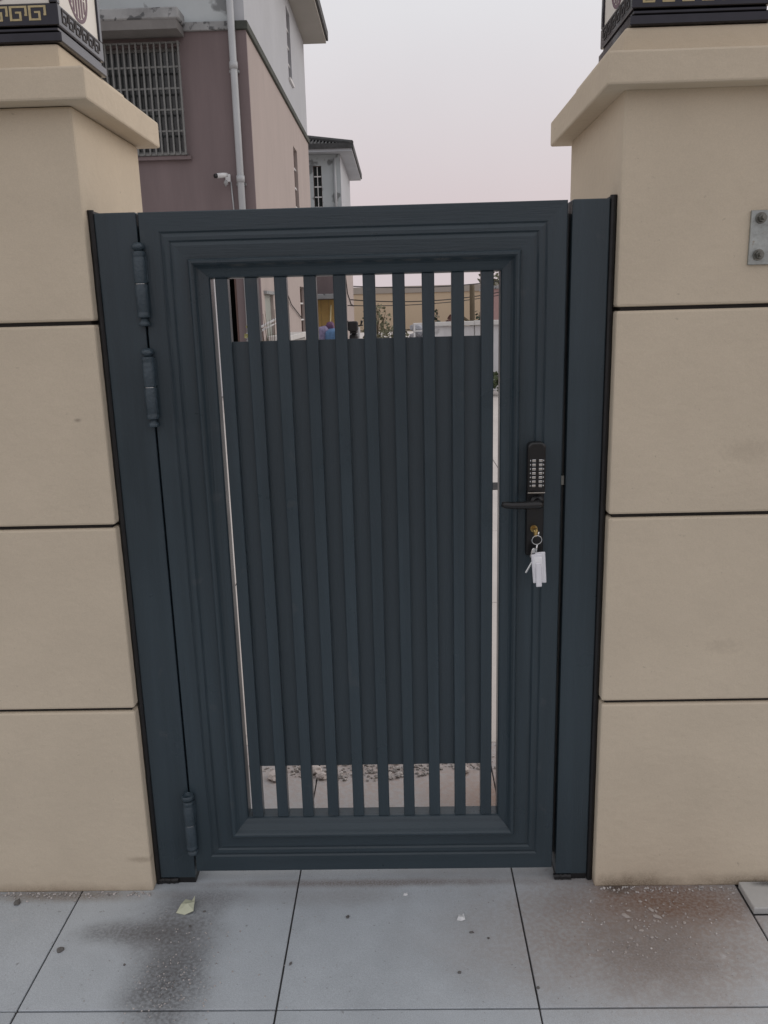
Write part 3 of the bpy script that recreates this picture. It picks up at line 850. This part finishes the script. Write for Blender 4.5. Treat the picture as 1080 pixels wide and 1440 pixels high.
# barred front window
def window(parent, x0, x1, z0, z1, y, depth=.12):
    bm = bmesh.new(); wall_holes_bm(bm, 'x', x0, x1, z0, z1, y + depth, y + depth + .05, [(x0 + .05, x1 - .05, z0 + .05, z1 - .05)])
    wf = link('window', bm, bar_m, parent)
    n = 2 if x1 - x0 > .9 else 1
    ww = (x1 - x0 - .1) / n
    for k in range(n):
        box('pane', x0 + .05 + ww * k + .005, x0 + .05 + ww * (k + 1) - .005, y + depth + .02, y + depth + .03, z0 + .05, z1 - .05, glass, wf)
    return wf
wf = window(house, wwin[0], wwin[1], wwin[2], wwin[3], HY)
box('curtain', wwin[0] + .1, wwin[1] - .1, HY + .20, HY + .24, wwin[2] + .05, wwin[3] - .25, curtain, house)
# window reveal lintel
gr = box('security_grille', wwin[0] - .06, wwin[1] + .06, HY - .10, HY - .07, wwin[2] - .05, wwin[2] - .01, bar_m, house)
for z in (wwin[3] + .02, 4.735, 5.085, 5.43, 5.775):
    box('rail', wwin[0] - .06, wwin[1] + .06, HY - .10, HY - .07, z, z + .03, bar_m, gr)
for x in (wwin[0] - .06, wwin[1] + .03):
    box('frame_post', x, x + .03, HY - .135, HY - .1005, wwin[2] - .05, wwin[3] + .05, bar_m, gr)
nb = 13
bar0 = None
for k in range(nb):
    x = wwin[0] + (wwin[1] - wwin[0]) * (k + .5) / nb
    if bar0 is None:
        bar0 = box('bar', x - .014, x + .014, HY - .128, HY - .1005, wwin[2] - .04, wwin[3] + .04, bar_m, gr); bx0 = x; l0 = bar0.location.copy()
    else:
        o = bpy.data.objects.new('bar', bar0.data); COL.objects.link(o); o.parent = gr; o.location = l0 + Vector((x - bx0, 0, 0))
for x in (wwin[0] - .06, wwin[1] + .03):
    for z in (wwin[2] - .05, wwin[3] + .02):
        box('bracket', x, x + .03, HY - .0695, HY - .001, z, z + .03, bar_m, gr)
# window sill, canopy
box('window_sill', wwin[0] - .1, wwin[1] + .12, HY - .08, HY - .001, wwin[2] - .12, wwin[2] - .06, mauve, house)
bm = bmesh.new()
box_bm(bm, -5.45, -3.62, HY - .52, HY - .051, 6.42, 6.60, .02)
link('canopy', bm, conc, house)
bm = bmesh.new(); box_bm(bm, -5.40, -3.66, HY - .5, HY - .03, 6.27, 6.418)
link('canopy_beam', bm, mat('grey_canopy_beam', (.20, .195, .19), .9, .12, 3), house)
# downpipe
px_ = -2.81
dp = tube('downpipe', [(px_, HY - .10, .05), (px_, HY - .10, 9.0)], .062, pvc, house, 14)
for z in (1.1, 3.86, 5.72, 7.6):
    tube('collar', [(px_, HY - .10, z), (px_, HY - .10, z + .11)], .075, pvc, dp, 14)
    box('clip', px_ - .085, px_ + .085, HY - .09, HY - .001, z - .05, z - .015, conc, dp)
# front double door: one leaf closed, one open on the black block inside
dr = box('door_frame', ddoor[0] + .001, ddoor[1] - .001, HY + .02, HY + .10, ddoor[3] - .05, ddoor[3] - .001, whiteframe, house)
box('door_leaf', ddoor[0] + .04, -3.42, HY + .05, HY + .09, .02, ddoor[3] - .052, whiteframe, dr)
for x in (ddoor[0] + .001, ddoor[1] - .04):
    box('jamb', x, x + .039, HY + .02, HY + .10, 0.001, ddoor[3] - .0505, whiteframe if x < -3.5 else brownframe, dr)
# side windows and side door
def side_window(y0, y1, z0, z1, m, nb=3, x=HX):
    bm = bmesh.new(); wall_holes_bm(bm, 'y', y0 + .001, y1 - .001, z0 + .001, z1 - .001, x - .14, x - .08, [(y0 + .05, y1 - .05, z0 + .05, z1 - .05)])
    f = link('window', bm, m, house)
    box('pane', x - .12, x - .11, y0 + .05, y1 - .05, z0 + .05, z1 - .05, glass, f)
    for k in range(nb):
        z = z0 + (z1 - z0) * (k + 1) / (nb + 1)
        box('glazing_bar', x - .075, x - .045, y0 + .002, y1 - .002, z - .02, z + .02, whiteframe, f)
    box('sill', x + .001, x + .05, y0 - .05, y1 + .05, z0 - .07, z0 - .01, whiteframe, f)
    return f
side_window(*s1, brownframe); side_window(*s0, brownframe, 2); side_window(*su, brownframe, 3, HX - .01)
sdm = mat('grey_green_door', (.30, .32, .29), .6, .1, 3)
box('side_door', HX - .12, HX - .06, sd[0] + .002, sd[1] - .002, .01, sd[3] - .002, sdm, house)
box('door_lintel', HX + .001, HX + .06, sd[0] - .1, sd[1] + .1, sd[3] + .002, sd[3] + .06, conc, house)
# cctv camera on the front wall
cc = thing('security_camera', 'small white security camera fixed to the mauve house wall by the downpipe', 'camera', (-3.06, HY - .001, 3.86))
box('wall_box', -3.09, -3.00, HY - .07, HY - .002, 3.88, 4.01, cam_white, cc, .006)
box('arm', -3.085, -3.045, HY - .15, HY - .071, 3.83, 3.875, cam_white, cc, .005)
bm = bmesh.new()
tube_bm(bm, [(-3.04, HY - .15, 3.985), (-3.09, HY - .19, 3.975), (-3.20, HY - .27, 3.955)], [.034, .042, .042], 12)
link('housing', bm, cam_white, cc, smooth=True)
bm = bmesh.new(); tube_bm(bm, [(-3.201, HY - .271, 3.955), (-3.24, HY - .30, 3.948)], [.041, .035], 12)
link('lens_hood', bm, blackplastic, cc)
bm = bmesh.new(); rock_bm(bm, (-3.07, HY - .16, 3.85), (.036, .036, .05), 4, 2)
link('joint_ball', bm, conc, cc, smooth=True)
tube('camera_cable', [(-3.0, HY - .03, 3.88), (-2.985, HY - .02, 3.5), (-2.98, HY - .02, 2.9)], .014, pvc, cc, 6)
tag(tube('wall_cable', [(HX + .02, 15.5, 3.0), (HX + .03, 16.6, 2.35), (HX + .03, 18.2, 1.75), (HX + .03, 20.2, 1.42)], .012, cable_m), 'thin cable sagging across the side wall of the near house', 'cable')
# white topped wash bench along the side wall
bn = thing('wash_bench', 'grey block bench with white slab top along the near house side wall', 'bench', (-2.3, 16, 0))
box('block_base', -2.50, -2.17, 14.4, 17.4, 0.0, 1.02, brick_grey, bn)
box('slab_top', -2.545, -2.13, 14.3, 17.5, 1.021, 1.13, coping_m, bn, .01)
# bent white pipe and a dead plant at the house corner
pf = thing('pipe_frame', 'bent white pipes leaning by the near house corner', 'pipes', (-2.2, 13, 0))
tube('pipe', [(-2.42, 12.4, 1.30), (-2.10, 12.6, 1.47), (-2.10, 12.62, 1.95)], .022, whiteframe, pf)
tube('pipe', [(-2.42, 12.4, 1.24), (-2.09, 12.7, 1.41), (-2.11, 12.9, 0.0)], .022, whiteframe, pf)
tube('pipe', [(-2.42, 12.4, 1.36), (-2.42, 12.45, 0.0)], .022, whiteframe, pf)
dpn = thing('dead_plant', 'thin leafless dead plant standing beside the white pipes', 'plant', (-2.15, 12.2, 0))
bm = bmesh.new()
q = random.Random(5)
for k in range(14):
    a = q.uniform(-.5, .5); b_ = q.uniform(-.3, .3); z = q.uniform(1.1, 1.75)
    tube_bm(bm, [(-2.15, 12.2, 0), (-2.15 + a * .25, 12.2 + b_ * .2, z * .6), (-2.15 + a * .5, 12.2 + b_ * .5, z)], [.012, .008, .003], 5)
link('twigs', bm, bark, dpn)
pp = thing('potted_shrub', 'yellowish potted shrub in front of the house door', 'plant', (-2.55, 12.6, 0))
lathe('pot', -2.55, 12.6, [(.11, 0.0), (.13, .02), (.16, .26), (.175, .28), (.16, .30)], conc, pp)
bm = bmesh.new(); tube_bm(bm, [(-2.55, 12.6, .28), (-2.54, 12.6, .8), (-2.52, 12.6, 1.25)], [.02, .015, .008], 6)
link('stem', bm, bark, pp)
leaf_part('foliage', (-2.52, 12.6, 1.12), (.11, .14, .26), 90, .08, 31, mat('yellow_green_leaf', (.30, .29, .12), .6, .3, 8), pp)

# ------------------------------------------------------------------ the second house
h2 = thing('house', 'smaller far house with dark tiled roof behind the near house', 'house', (-5, 33, 0))
X2, Y2, Y3 = -2.03, 30.0, 36.0
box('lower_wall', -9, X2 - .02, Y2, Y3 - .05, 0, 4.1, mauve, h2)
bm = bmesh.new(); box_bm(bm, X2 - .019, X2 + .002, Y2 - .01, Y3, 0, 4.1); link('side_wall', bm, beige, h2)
bm = bmesh.new(); wall_holes_bm(bm, 'x', -9, X2 - .02, 4.2, 7.05, Y2 + .02, Y2 + .25, [(-3.02, -2.72, 4.9, 6.68)])
link('upper_wall', bm, white, h2)
bm = bmesh.new(); box_bm(bm, X2 - .25, X2 - .019, Y2 + .26, Y3, 4.2, 7.05); box_bm(bm, X2 - .0185, X2 + .001, Y2 + .02, Y3, 4.2, 7.05); link('upper_side_wall', bm, white_side, h2)
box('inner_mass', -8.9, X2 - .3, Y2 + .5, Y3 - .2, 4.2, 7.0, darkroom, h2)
box('band_course', -9.02, X2 + .05, Y2 - .04, Y3 + .02, 4.101, 4.199, conc, h2)
bm = bmesh.new(); wall_holes_bm(bm, 'x', -3.02, -2.72, 4.9, 6.68, Y2 + .08, Y2 + .12, [(-3.0, -2.74, 4.93, 6.65)])
w2 = link('window', bm, brownframe, h2)
box('pane', -3.0, -2.74, Y2 + .10, Y2 + .11, 4.93, 6.65, glass, w2)
for z in (5.25, 5.6, 5.95, 6.3): box('glazing_bar', -3.0, -2.74, Y2 + .05, Y2 + .079, z, z + .04, whiteframe, w2)
box('glazing_bar', -2.885, -2.855, Y2 + .045, Y2 + .0495, 4.93, 6.65, whiteframe, w2)
tube('downpipe', [(X2 - .20, Y2 - .06, 4.25), (X2 - .20, Y2 - .06, 6.9)], .05, pvc, h2)
ev = .46
bm = bmesh.new()
A = [bm.verts.new(c) for c in ((-9.5, Y2 - ev, 7.06), (X2 + ev, Y2 - ev, 7.06), (X2 + ev, Y3 + ev, 7.06), (-9.5, Y3 + ev, 7.06))]
B = [bm.verts.new((v.co.x, v.co.y, 7.24)) for v in A]
for k in range(4): bm.faces.new((A[k], A[(k + 1) % 4], B[(k + 1) % 4], B[k]))
bm.faces.new(A[::-1]); bm.faces.new(B)
link('eave_slab', bm, white_side, h2)
bm = bmesh.new()
box_bm(bm, X2 + ev + .001, X2 + ev + .05, Y2 - ev, Y3 + ev + .05, 7.12, 7.33)
box_bm(bm, -9.5, X2 + ev + .05, Y2 - ev - .05, Y2 - ev - .001, 7.16, 7.33)
link('gutter', bm, rooftile, h2)
bm = bmesh.new()
A = [bm.verts.new(c) for c in ((-9.5, Y2 - ev, 7.245), (X2 + ev, Y2 - ev, 7.245), (X2 + ev, Y3 + ev, 7.245), (-9.5, Y3 + ev, 7.245))]
R1, R2_ = bm.verts.new((-8.0, 33, 8.35)), bm.verts.new((-5.3, 33, 8.35))
bm.faces.new((A[0], A[1], R2_, R1)); bm.faces.new((A[1], A[2], R2_)); bm.faces.new((A[2], A[3], R1, R2_)); bm.faces.new((A[3], A[0], R1)); bm.faces.new(A[::-1])
rf = link('roof', bm, rooftile, h2)
bm = bmesh.new()                                     # rows of half-round tiles on the two visible slopes
Pa, Pb, Pc = Vector((-9.5, Y2 - ev, 7.25)), Vector((X2 + ev, Y2 - ev, 7.25)), Vector((-5.3, 33, 8.35))
for k in range(60):
    x = X2 + ev - .04 - k * .13
    tt = min(1, max(0.02, (X2 + ev - x) / (X2 + ev + 5.3)))
    tube_bm(bm, [(x, Y2 - ev - .03, 7.27), (x, Y2 - ev + (33 - Y2 + ev) * tt, 7.27 + 1.1 * tt)], .038, 6)
for k in range(50):
    y = Y2 - ev + .05 + k * .13
    if y > Y3 + ev: break
    tt = min((y - (Y2 - ev)) / (33 - Y2 + ev), (Y3 + ev - y) / (Y3 + ev - 33)); tt = max(.02, min(1, tt))
    tube_bm(bm, [(X2 + ev + .03, y, 7.27), (X2 + ev - (X2 + ev + 5.3) * tt, y, 7.27 + 1.1 * tt)], .038, 6)
tube_bm(bm, [(X2 + ev, Y2 - ev, 7.33), (-5.3, 33, 8.43)], .09, 8)
tag(link('roof_tile_rows', bm, rooftile, rf), kind='stuff')
# ground-floor yellow doors and awning
box('awning', -3.6, X2 - .05, Y2 - .7, Y2 - .01, 2.02, 2.20, conc, h2, .02)
yd = None
for k in range(5):
    x = -3.5 + k * .285
    o = box('door_board', x, x + .275, Y2 - .05, Y2 - .011, .02, 2.0, yellowm, h2)
box('door_rail', -3.5, -2.085, Y2 - .075, Y2 - .051, 1.50, 1.58, yellowm, h2)
box('door_rail', -3.5, -2.085, Y2 - .075, Y2 - .051, .75, .83, yellowm, h2)
box('door_jamb', -3.58, -3.505, Y2 - .08, Y2 - .011, .02, 2.0, whiteframe, h2)
# sacks and a broom before the yellow doors
def sack(c, s, seed, m, label):
    bm = bmesh.new(); r = bmesh.ops.create_icosphere(bm, subdivisions=3, radius=1)
    for v in r['verts']:
        d = v.co.copy(); k = 1 + .16 * mnoise.noise(d * 2.2 + Vector((seed, 0, 0)))
        d = Vector([math.copysign(abs(t) ** .5, t) for t in d]) * k
        v.co = Vector((c[0] + d.x * s[0], c[1] + d.y * s[1], max(0.0, c[2] + d.z * s[2])))
    return tag(link('sack', bm, m, smooth=True), label, 'sack', 'sacks heaped by the yellow doors')
sack((-2.80, 28.9, .52), (.24, .26, .54), 1, lilacsack, 'tall lilac checked sack standing by the yellow doors')
sack((-2.45, 28.7, .44), (.27, .28, .50), 2, bluesack, 'low blue woven sack beside the lilac one')
sack((-2.56, 29.1, .60), (.17, .2, .60), 3, plumsack, 'narrow plum cloth sack behind the blue one')
br = thing('broom', 'pale wooden broom leaning on the yellow doors among the sacks', 'broom', (-2.6, 29.3, 0))
tube('handle', [(-2.62, 29.3, .25), (-2.55, 29.75, 1.80)], .028, paleyellow, br)
box('brush_head', -2.78, -2.46, 29.2, 29.36, 0.0, .24, plumsack, br, .02)
# black scooter parked by the corner
sc = thing('scooter', 'black motor scooter parked by the far house corner, seen from behind', 'scooter', (-1.65, 28.6, 0))
for y in (28.1, 29.3):
    w_ = bmesh.new()
    tube_bm(w_, [(-1.70, y, .24), (-1.60, y, .24)], .24, 20)
    wh = link('wheel', w_, rubber, sc); hb = bmesh.new(); tube_bm(hb, [(-1.705, y, .24), (-1.595, y, .24)], .10, 14); link('rim', hb, steel, wh)
sack_bm = bmesh.new(); box_bm(sack_bm, -1.80, -1.50, 27.95, 28.7, .38, .78, .09, 2); link('rear_body', sack_bm, blackplastic, sc)
box('seat', -1.78, -1.52, 28.0, 28.75, .79, .90, blackplastic, sc, .04, 2)
box('footboard', -1.78, -1.52, 28.65, 29.05, .26, .36, blackplastic, sc, .02)
box('front_shield', -1.84, -1.46, 29.02, 29.14, .30, 1.0, whiteframe, sc, .04, 2)
tube('handlebar', [(-1.95, 29.0, 1.06), (-1.65, 29.06, 1.03), (-1.35, 29.0, 1.06)], .025, blackplastic, sc)
for s in (-1, 1):
    tube('mirror', [(-1.65 + s * .22, 29.02, 1.06), (-1.65 + s * .27, 28.99, 1.22)], [.02, .05], blackplastic, sc)
box('tail_box', -1.83, -1.47, 27.7, 28.02, .88, 1.22, blackplastic, sc, .06, 2)
box('number_plate', -1.73, -1.57, 27.93, 27.945, .48, .60, whiteframe, sc)

# ------------------------------------------------------------------ far walls, fence, planting
fw = thing('warehouse', 'long low ochre building with grey parapet across the far end of the yard', 'building', (12, 70, 0))
box('wall', -8, 30, 70, 72, 0, 2.95, farwall, fw)
box('parapet', -8.1, 30.1, 69.9, 72, 2.951, 3.50, fargrey, fw)
pk = thing('house', 'pink rendered house at the far right seen in the narrow gap beside the slats', 'house', (8.6, 42, 0))
box('wall', 4.55, 12, 40, 46, 0, 2.45, pinkm, pk)
box('flat_roof', 4.45, 12.1, 39.9, 46.1, 2.451, 2.60, conc, pk)

fc = thing('fence', 'whitewashed concrete panel fence with pale coping across the yard', 'fence', (3.2, 14.2, 0))
pw = .92
fx = 0.50
k = 0
while fx < 6.5:
    box('panel', fx, fx + pw - .02, 14.2, 14.26, 0, 1.23, fence_m, fc)
    box('post', fx - .055, fx + .035, 14.17, 14.29, 0, 1.235, fence_m, fc) if k == 0 else box('joint_strip', fx - .019, fx - .001, 14.215, 14.25, 0, 1.23, brick_grey, fc)
    box('coping', fx - .019, fx + pw - .021, 14.12, 14.34, 1.237, 1.315 + .008 * (k % 2), coping_m, fc, .008)
    fx += pw; k += 1
# heap of rubble behind the fence
bm = bmesh.new()
q = random.Random(8)
for k in range(260):
    x = q.uniform(.3, 5.2); y = q.gauss(16.2, .5); hz = 1.32 * math.exp(-((y - 16.2) / .9) ** 2) * (0.92 + .12 * math.sin(x * 3.1))
    s = q.uniform(.06, .22)
    rock_bm(bm, (x, y, hz * q.uniform(.55, 1.0)), (s, s * .8, s * .6), 300 + k, 1)
tag(link('rubble_heap', bm, mat('grey_blue_rubble', (.34, .35, .38), .85, .5, 3)), 'heap of grey building rubble behind the concrete fence', 'rubble', kind='stuff')

def shrub(x, y, z0, z1, r, m, seed, label, n=420, size=.09, cat='shrub', name='shrub', stems=5):
    t = thing(name, label, cat, (x, y, 0), None)
    bm = bmesh.new(); q = random.Random(seed)
    for k in range(stems):
        a = q.uniform(0, 6.28); rr = r * q.uniform(.2, .8)
        tube_bm(bm, [(x, y, 0), (x + rr * .4 * math.cos(a), y + rr * .4 * math.sin(a), z1 * .5), (x + rr * math.cos(a), y + rr * math.sin(a), z1 * q.uniform(.75, 1.02))], [.03, .018, .005], 5)
    link('trunk', bm, bark, t)
    leaf_part('crown', (x, y, (z0 + z1) / 2), (r, r, (z1 - z0) / 2), n, size, seed, m, t)
    return t
shrub(-0.72, 24, .3, 1.85, .42, leaf_p, 3, 'grey-green shrub before the ochre building, left of centre', 330, .10)
shrub(-0.25, 22, .2, 1.25, .5, leaf_p, 4, 'lower pale shrub right of the taller grey-green one', 260, .09)
shrub(0.72, 17.2, .3, 1.55, .22, leaf_d, 5, 'dark evergreen shrub behind the left end of the concrete fence', 320, .08)
shrub(1.72, 16.6, .3, 1.52, .17, leaf_d, 6, 'dark evergreen shrub behind the fence near the wooden post', 260, .07)
shrub(1.10, 15.7, .9, 1.46, .17, leaf_r, 7, 'dry reddish brush on top of the rubble behind the fence', 200, .08)
for k, x in enumerate((1.18, 1.50, 1.80)):
    shrub(x, 13.5 - .15 * k, .05, .62 - .08 * k, .20, leaf_g, 40 + k, ('bushy green weed at the foot of the fence, nearest the white rack', 'green weed at the fence foot seen in the gap beside the last slat', 'smaller green weed at the fence foot, right of the other two')[k], 150, .09, 'weed', 'weed', 4)
wp = tube('wooden_post', [(1.60, 17, 0), (1.61, 17, 1.0), (1.60, 17, 2.05)], [.065, .06, .055], wood_post, None, 8)
tag(wp, 'upright weathered wooden post behind the concrete fence', 'post')
tag(tube('plank', [(1.15, 15.2, 1.46), (1.55, 15.3, 1.18)], .03, wood_post, None, 6), 'loose plank leaning across the rubble behind the fence', 'plank')
rk = thing('rack', 'white metal rack standing left of the concrete fence', 'rack', (.42, 15.4, 0))
for x in (.29, .53):
    for y in (15.2, 15.6): tube('leg', [(x, y, 0), (x, y, 1.26)], .018, whiteframe, rk, 6)
for z in (.4, .85, 1.12, 1.26): box('shelf', .27, .55, 15.18, 15.62, z, z + .025, whiteframe, rk)
tr = thing('tree', 'sparse leafy tree rising behind the pink house', 'tree', (6.2, 50, 0))
bm = bmesh.new(); q = random.Random(77)
tube_bm(bm, [(6.2, 50, 0), (6.25, 50, 1.5), (6.2, 50, 3.0)], [.2, .16, .1], 8)
for k in range(9):
    a = q.uniform(0, 6.28); L = q.uniform(.7, 1.5)
    tube_bm(bm, [(6.2, 50, 1.6 + k * .1), (6.2 + L * .6 * math.cos(a), 50 + L * .6 * math.sin(a), 2.6 + k * .08), (6.2 + L * math.cos(a), 50 + L * math.sin(a), 3.2 + k * .1)], [.07, .04, .015], 5)
link('trunk', bm, bark, tr)
leaf_part('crown', (6.2, 50, 3.1), (1.5, 1.4, .9), 420, .22, 78, leaf_p, tr)
# overhead cables
def cable(a, b_, sag, label, r=.018):
    a, b_ = Vector(a), Vector(b_)
    pts = [a.lerp(b_, t / 16) - Vector((0, 0, sag * 4 * (t / 16) * (1 - t / 16))) for t in range(17)]
    tag(tube('overhead_cable', pts, r, cable_m, None, 5), label, 'cable', 'overhead cables across the yard')
cable((-2.0, 35.6, 2.62), (9.0, 39.9, 3.5), .42, 'topmost overhead cable along the grey parapet', .022)
cable((-2.0, 33.0, 2.02), (7.0, 39.9, 2.75), .40, 'middle overhead cable sagging before the ochre building', .022)
cable((-2.0, 31.0, 1.78), (7.0, 39.9, 2.55), .30, 'lowest overhead cable sagging before the ochre building', .018)
tag(tube('wall_wire', [(-2.0, 30.2, 2.9), (-2.0, 31.2, 2.25), (-2.0, 33.4, 1.85), (-2.0, 35.5, 1.78)], .02, cable_m, None, 5), 'drooping wire on the beige side of the far house', 'cable')
